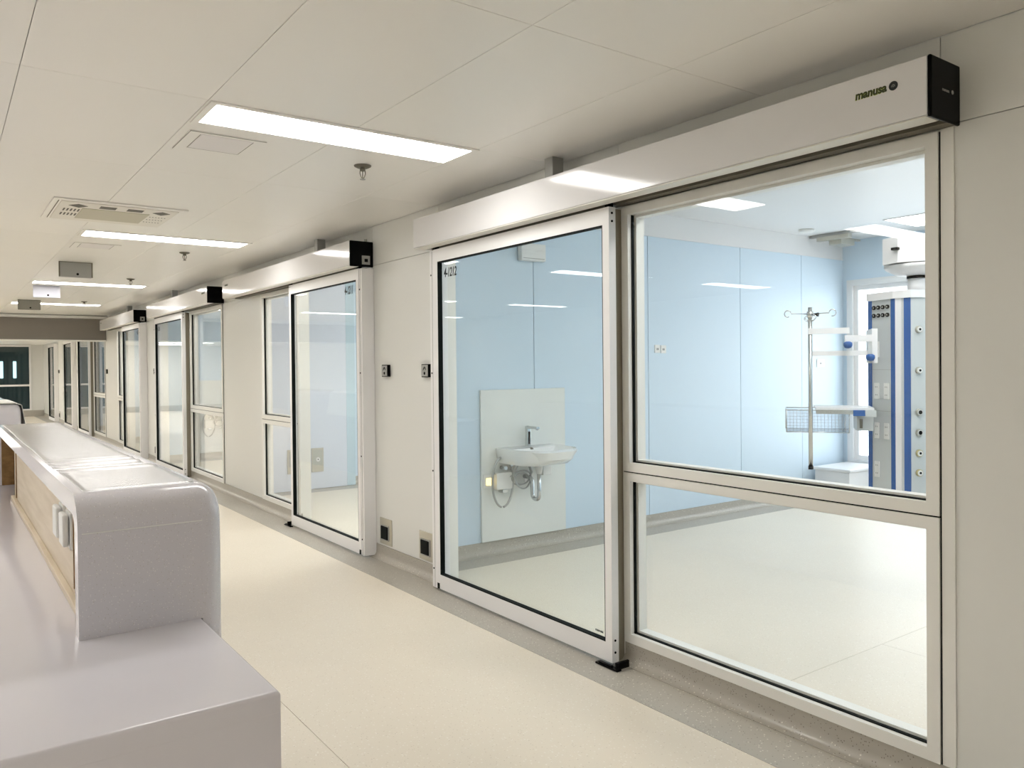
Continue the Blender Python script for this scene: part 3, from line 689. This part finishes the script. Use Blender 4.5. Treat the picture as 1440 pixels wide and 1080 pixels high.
# IV pole carried by two arms
def U(p, q=(0, 0)): return p
U_ = Vector((.586, -.810, 0)); O_ = Vector((4.20, 2.77, 0))     # direction from the pole towards the column
def at(s, z, n=0): v = O_+U_*s+Vector((-.81, -.586, 0))*n; return (v.x, v.y, z)
iv = empty('infusion_pole', tuple(O_+Vector((0, 0, .89))), 'steel infusion pole with hooks on white arms, beside the blue-striped column', 'infusion pole')
MB().cyl(at(0, .89), at(0, 1.835), .0125, n=16).done('pole', CHROME, iv)
MB().cyl(at(0, .87), at(0, .89), .015, n=16).done('foot_cap', BLACK, iv)
for sgn, ln in ((-1, .105), (1, .105)):
    MB().tube([at(0, 1.795), at(sgn*ln, 1.80)]+[at(sgn*(ln+.02-.02*cos(a)), 1.80+.02*sin(a)+.0) for a in [pi*k/8*1.6 for k in range(1, 9)]], .0036, 6).done('hook', CHROME, iv)
for sgn in (-1, 1):
    MB().tube([at(0, 1.795), at(sgn*.01, 1.792, sgn*.06)]+[at(sgn*.03*sin(a), 1.792-.02+.02*cos(a), sgn*(.06+.02*sin(a))) for a in [pi*k/8*1.5 for k in range(1, 9)]], .0028, 6).done('hook', CHROME, iv)
MB().cyl(at(0, 1.775), at(0, 1.81), .019, n=14).done('collar', CHROME, iv)
MB().cyl(at(.02, 1.79, .01), at(.045, 1.79, .02), .007, .013, 12).done('knob', BLACK, iv)
ar = iv
def bar(s0, s1, z0, z1, n0, n1, name, m, par, bev=.003):
    a, b, c, d = Vector(at(s0, z0, n0)), Vector(at(s1, z0, n0)), Vector(at(s1, z0, n1)), Vector(at(s0, z0, n1))
    return MB().prism([a, b, c, d], (0, 0, z1-z0)).done(name, m, par)
bar(-.012, .215, 1.675, 1.71, -.016, .016, 'upper_arm', PWHITE, ar)
bar(.19, .335, 1.625, 1.665, -.014, .018, 'joint_arm', PWHITE, ar)
bar(.0, .335, 1.545, 1.575, -.02, .0, 'lower_arm', PWHITE, ar)
for s_, z in ((.205, 1.61), (.325, 1.535)):
    MB().lathe(at(s_, z, .03), [(.001, -.024), (.018, -.02), (.025, -.005), (.024, .010), (.012, .018), (.001, .018)], 18).done('blue_knob', PBLUE, ar)
bar(.315, .345, 1.50, 1.625, -.010, .014, 'vertical_link', PGREY, ar)
bar(.335, .365, 1.50, 1.70, -.28, .02, 'rail_clamp', PWHITE, ar)
# shelf and basket
sh = empty('pendant_shelf', at(.2, 1.24), 'white instrument shelf with a blue grip joined to the column', 'shelf')
bar(.03, .350, 1.225, 1.238, -.30, -.018, 'board', PWHITE, sh)
bar(.235, .30, 1.190, 1.2245, -.018, -.006, 'blue_grip', PBLUE, sh)
bar(.03, .235, 1.200, 1.2245, -.018, -.010, 'side_rail', CHROME, sh)
bar(.30, .36, 1.185, 1.2245, -.018, -.008, 'grip_end', PGREY, sh)
bar(.26, .350, 1.10, 1.20, -.28, -.06, 'drawer', PGREY, sh)
bar(.275, .29, 1.115, 1.17, -.06, -.05, 'drawer_handle', RAIL, sh)
bk = MB()
s0, s1, n0, n1, z0, z1 = -.135, .215, -.31, -.02, 1.09, 1.222
wire = MB()
for z in (z0, z1):
    for (a, b, c, d) in ((s0, n0, s1, n0), (s1, n0, s1, n1), (s1, n1, s0, n1), (s0, n1, s0, n0)): wire.tube([at(a, z, b), at(c, z, d)], .003, 6)
for a, b in ((s0, n0), (s1, n0), (s1, n1), (s0, n1)): wire.tube([at(a, z0, b), at(a, z1, b)], .003, 6)
bk = wire.done('basket', CHROME, sh, 'clear wire-edged basket')
for (a, b, c, d) in ((s0, s1, n1-.002, n1), (s0, s1, n0, n0+.002), (s0, s0+.002, n0, n1), (s1-.002, s1, n0, n1)):
    bar(a, b, z0, z1, c, d, 'side_panel', ACRYL, bk)
bar(s0, s1, z0, z0+.003, n0, n1, 'bottom_panel', ACRYL, bk)
mesh_ = MB()
for k in range(1, 18): mesh_.tube([at(s0+(s1-s0)*k/18, z0, n1), at(s0+(s1-s0)*k/18, z1, n1)], .0009, 4)
for k in range(1, 7): mesh_.tube([at(s0, z0+(z1-z0)*k/7, n1), at(s1, z0+(z1-z0)*k/7, n1)], .0009, 4)
tag(mesh_.done('wire_mesh', GPLAST, bk), kind='stuff')
# ceiling track in the room
tk = empty('ceiling_track', (7.5, 4.8, RZ), 'grey metal ceiling rail bracket above the pole in the near room', 'ceiling rail')
MB().box(7.86, 7.92, 4.45, 5.19, RZ-.03, RZ-.001, .003, 1).done('rail', GPLAST, tk)
MB().box(7.86, 7.93, 4.72, 5.10, RZ-.075, RZ-.03, .003, 1).done('cross_rail', STEEL, tk)
MB().box(7.94, 8.2, 4.85, 5.0, RZ-.12, RZ-.05, .004, 1).box(7.95, 8.4, 4.90, 4.94, RZ-.05, RZ-.03).done('carriage', STEEL, tk)
rg = empty('ceiling_ring', (7.3, 5.0, RZ), 'small white round fitting on the white band of the near room', 'ceiling fitting')
MB().lathe((7.45, 4.95, RZ), [(.001, -.03), (.07, -.03), (.08, -.02), (.08, -.001), (.001, -.001)], 24).done('ring', WPLAST, rg)

# equipment silhouette in the fourth room and worktop
ec = empty('equipment_column', (3.5, 16.6, 0), 'dark standing equipment column seen through the fourth sliding door', 'equipment')
GD = mat('dark_green_grey', (.10, .12, .10), .5)
MB().cyl((3.42, 16.9, .12), (3.42, 16.9, 1.45), .10, .13, 20).done('body', GD, ec, smooth=False)
MB().lathe((3.42, 16.9, 1.45), [(.13, 0), (.18, .05), (.19, .15), (.14, .23), (.001, .25)], 24).done('head', GD, ec)
MB().cyl((3.42, 16.9, 0), (3.42, 16.9, .12), .2, .14, 20).done('base', GD, ec)
wt = empty('white_trolley', (3.8, 16.6, 0), 'white trolley beside the dark equipment in the fourth room', 'trolley')
MB().box(3.62, 4.1, 16.3, 16.8, .12, .92, .01, 2).done('body', PWHITE, wt)
MB().box(3.60, 4.12, 16.28, 16.82, .92, .95, .006, 2).done('top', PWHITE, wt)
for a in (3.68, 4.04):
    for b in (16.36, 16.74): MB().cyl((a-.012, b, .06), (a+.012, b, .06), .058, n=16).done('wheel', BLACK, wt)

# ---------------------------------------------------------------- nurse counter
def outline_yz(y0, y1, z0, z1, ra, rb_, n=8):
    """outline from the near foot over the rounded top corners to the far foot"""
    pts = [(y0, z0)]
    pts += [(y0+ra-ra*cos(t), z1-ra+ra*sin(t)) for t in [pi/2*k/n for k in range(n+1)]]
    pts += [(y1-rb_+rb_*sin(t), z1-rb_+rb_*cos(t)) for t in [pi/2*k/n for k in range(n+1)]]
    pts += [(y1, z0)]; return pts
def counter(name, y0, y1, label):
    c = empty(name, (.5, y0, 0), label, 'counter')
    x0, x1, xm, zt, th = .302, .702, .632, 1.15, .062
    m = MB(); out = outline_yz(y0, y1, 0, zt, .10, .10)
    n = len(out); k = 12; br = .068
    rings = [[(xm, y, z) for y, z in out]]
    for j in range(k+1):
        t = pi/2*j/k; inset = br*(1-cos(t)); xx = x1-br+br*sin(t)
        rings.append([(xx, y, z) for y, z in outline_yz(y0+inset, y1-inset, 0, zt-inset, .10-inset*.8, .10-inset*.8)])
    R_ = [[m.bm.verts.new(p) for p in rg_] for rg_ in rings]
    for P, Q in zip(R_, R_[1:]):
        for i in range(n-1): m.bm.faces.new((P[i], P[i+1], Q[i+1], Q[i]))
    m.bm.faces.new(R_[-1]); m.bm.faces.new(R_[0][::-1])
    m.bm.faces.new([q[0] for q in R_][::-1]); m.bm.faces.new([q[-1] for q in R_])
    # arch part above the desk
    o2 = outline_yz(y0, y1, .7505, zt, .10, .10); i2 = outline_yz(y0+th, y1-th, .7505, zt-th, .05, .05)
    A = [m.bm.verts.new((x0, y, z)) for y, z in o2]; B = [m.bm.verts.new((xm, y, z)) for y, z in o2]
    C_ = [m.bm.verts.new((x0, y, z)) for y, z in i2]; D_ = [m.bm.verts.new((xm, y, z)) for y, z in i2]
    for i in range(n-1):
        m.bm.faces.new((A[i], A[i+1], B[i+1], B[i])); m.bm.faces.new((C_[i], D_[i], D_[i+1], C_[i+1])); m.bm.faces.new((A[i], C_[i], C_[i+1], A[i+1]))
    m.bm.faces.new((A[0], B[0], D_[0], C_[0])); m.bm.faces.new((A[-1], C_[-1], D_[-1], B[-1]))
    m.done('counter_shell', SOLID, c, smooth=True)
    return c
ct = counter('reception_counter', 2.475, 6.25, 'raised white counter with rounded end and clear film on top')
MB().box(.312, .634, 2.4738, 2.4752, 1.044, 1.0465).done('pale_line', WPLAST, ct)  # thin pale line across the near face where the rounding ends
MB().box(.345, .353, 2.545, 5.45, .7505, 1.086, .001, 1).done('wood_panel', WOOD, ct, 'light wood back panel')
MB().box(.325, .345, 2.545, 5.45, .7505, .775, .002, 1).done('wood_ledge', WOOD, ct)
MB().box(.345, .63, 5.43, 5.45, .7505, 1.086).box(.60, .63, 5.451, 6.18, .7505, 1.086).box(.32, .60, 6.165, 6.185, .7505, 1.086).done('open_shelf', BROWN, ct, 'dark brown open compartment')
MB().box(.339, .345, 2.835, 2.86, .79, 1.07).box(.338, .345, 2.872, 2.88, .80, 1.06).done('panel_slot', BROWN, ct)
MB().box(.3395, .3448, 5.28, 5.284, .78, 1.08).done('panel_joint', BROWN, ct)
def desk_socket(y, label):
    s = empty('desk_socket', (.345, y, .93), label, 'socket', 'white flip-cover sockets in the wood panel')
    MB().box(.335, .3445, y, y+.12, .915, 1.035, .003, 2).done('plate', WPLAST, s)
    MB().box(.314, .333, y+.01, y+.11, .925, 1.03, .006, 2).done('flip_cover', WPLAST, s)
desk_socket(2.92, 'white flip-cover socket in the wood panel, closer to the counter end')
desk_socket(3.10, 'white flip-cover socket in the wood panel, farther from the counter end')
# desk
dk = empty('nurse_desk', (-.1, 1.8, 0), 'low pinkish-white desk wrapping the raised counter', 'desk')
dt = MB(); dt.box(-.75, .632, 1.805, 6.6, .700, .75)
bmesh.ops.bevel(dt.bm, geom=[e for e in dt.bm.edges if all(v.co.z > .74 for v in e.verts)], offset=.010, segments=4, affect='EDGES', profile=.5)
dt.done('desk_top', DESK, dk, smooth=True)
MB().box(-.75, .632, 1.805, 1.86, 0, .6998).box(.575, .632, 1.8605, 6.6, 0, .6998).done('desk_apron', mottled('desk_apron_surface', (.70, .68, .73), .01, 2, .22, .04, coat=.2), dk)
# second counter beyond
c2 = counter('far_counter', 9.95, 13.4, 'second white counter behind the first, partly draped')
d2 = empty('far_desk', (-.1, 9.5, 0), 'low white desk under the second counter', 'desk')
MB().box(-.75, .632, 9.2, 13.6, .712, .75, .006, 2).done('desk_top', DESK, d2)
MB().box(-.74, .629, 9.21, 9.26, 0, .7115).done('desk_apron', DESK, d2)
# film sheets
def film(name, x0, x1, y0, y1, z, amp, label, nx=14, ny=80, ripples=()):
    m = MB(); g = []
    for j in range(ny+1):
        row = []
        for i in range(nx+1):
            x = x0+(x1-x0)*i/nx; y = y0+(y1-y0)*j/ny
            h = amp*.25*(sin(y*9+x*4)+1)*.5
            for (yc, wd, a, sl) in ripples:
                h += a*math.exp(-((y-yc-sl*(x-x0))/wd)**2)
            row.append(m.bm.verts.new((x+.002*sin(y*5), y, z+h)))
        g.append(row)
    for j in range(ny):
        for i in range(nx): m.bm.faces.new((g[j][i], g[j][i+1], g[j+1][i+1], g[j+1][i]))
    o = m.done(name, FILM, smooth=True); mo = o.modifiers.new('thickness', 'SOLIDIFY'); mo.thickness = .0003; mo.offset = 1
    return tag(o, label, 'protective film')
film('protective_film', .325, .635, 2.56, 3.20, 1.1508, .001, 'clear protective film on the near end of the raised counter', ripples=((2.60, .012, .002, -.03), (3.12, .02, .004, -.05)))
film('protective_film', .322, .62, 3.22, 6.12, 1.1508, .0015, 'long clear protective film covering the rest of the raised counter', ny=260, ripples=((3.30, .022, .005, .06), (3.42, .02, .005, .08), (3.52, .015, .003, .05), (5.85, .03, .003, 0)))
# drape on the far counter
m = MB(); g = []
for j in range(13):
    row = []
    for i in range(15):
        t = i/14; y = 9.98+1.2*j/12
        if t < .55: x, z = .28+.40*t/.55, 1.154+.02*sin(j*1.1)*t
        else:
            q = (t-.55)/.45; x, z = .705+.05*q+.012*sin(j*1.7)*q, 1.15-.34*q
        row.append(m.bm.verts.new((x, y, z)))
    g.append(row)
for j in range(12):
    for i in range(14): m.bm.faces.new((g[j][i], g[j][i+1], g[j+1][i+1], g[j+1][i]))
o = m.done('draped_sheet', mottled('sheet_cloth', (.80, .80, .76), .03, 6, .6, .05), smooth=True)
mo = o.modifiers.new('thickness', 'SOLIDIFY'); mo.thickness = .003; mo.offset = 1
tag(o, 'pale sheet draped over the corner of the second counter', 'sheet')

# ---------------------------------------------------------------- end wall, left wall, back wall
ew = struct('wall_end', (0, 30.5, 0), 'cream end wall of the corridor with a dark window', 'wall')
MB().box(-4.6, 1.0, 30.5, 30.6, 0, 2.62).box(2.40, 2.80, 30.5, 30.6, 0, 2.62).box(1.0, 2.40, 30.5, 30.6, 2.32, 2.62).box(1.0, 2.40, 30.5, 30.6, 0, .24).done('wall_core', WALL, ew)
MB().box(-4.6, 2.79, 30.47, 30.5, 0, .2).done('skirting', GREYV, ew)
we = struct('window_12', (1.7, 30.5, .24), 'dark two-pane window in the corridor end wall', 'window')
fm = MB().box(.95, 2.44, 30.46, 30.5, 2.30, 2.36).box(.95, 2.44, 30.46, 30.5, .205, .25).box(2.385, 2.44, 30.46, 30.5, .25, 2.30).box(1.0, 2.385, 30.46, 30.5, 1.00, 1.06).box(.95, 1.0, 30.46, 30.5, .25, 2.3)
fm.done('window_frame', ALU, we)
MB().box(1.0, 2.385, 30.51, 30.52, 1.06, 2.30).done('pane', DARKG, we); MB().box(1.0, 2.385, 30.51, 30.52, .25, 1.0).done('pane', DARKG, we)
ed = struct('wall_beyond', (1.7, 33, 0), 'dim space behind the dark end window', 'wall')
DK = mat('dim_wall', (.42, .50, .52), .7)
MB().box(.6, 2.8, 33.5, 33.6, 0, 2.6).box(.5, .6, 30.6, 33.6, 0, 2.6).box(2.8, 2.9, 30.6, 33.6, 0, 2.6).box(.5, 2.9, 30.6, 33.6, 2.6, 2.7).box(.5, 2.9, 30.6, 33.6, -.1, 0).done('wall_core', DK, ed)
dd = struct('door_9', (2.0, 33.4, 0), 'added door with two glowing strips for the bright uprights in the dark end window', 'door')
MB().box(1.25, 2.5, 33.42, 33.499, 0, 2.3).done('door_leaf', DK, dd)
for xx in (1.72, 2.12): MB().box(xx, xx+.1, 33.41, 33.419, 1.25, 1.85).done('glow_strip', GLOWSTRIP, dd)  # bright uprights in the end glass, built as glow on an added door
wl_ = struct('wall_left', (-4.6, 10, 0), 'cream wall on the far side of the nurse station', 'wall')
MB().box(-4.7, -4.6, -7.6, 30.6, 0, 2.7).done('wall_core', WALL, wl_)
wb_ = struct('wall_back', (0, -7.6, 0), 'cream wall behind the camera', 'wall')
MB().box(-4.7, FX, -7.7, -7.6, 0, 2.95).done('wall_core', WALL, wb_)
ne = struct('wall_side', (5, -1, 0), 'closing wall beside the near room', 'wall')
MB().box(XI, FX, -7.6, -7.5, 0, RZ).done('wall_core', WALL, ne)
def add_far_fill_lights():  # unseen lights added to brighten the far corridor and its end wall
    for y in (19.5, 21.7, 24, 26.4, 28.6):
        L = empty('ceiling_light', (-1.2, y, 2.37), 'added fill light over the far corridor, unseen beyond the bulkhead', 'ceiling light', 'added fill lights beyond the bulkhead')
        MB().box(-1.6, -.2, y, y+.75, 2.364, 2.3695).done('trim_frame', CEIL, L)
        MB().box(-1.58, -.22, y+.02, y+.73, 2.362, 2.3638).done('diffuser', LIT, L)
add_far_fill_lights()
for o in bpy.data.objects:
    if '_org' in o: del o['_org']
# children were modelled in their thing's frame
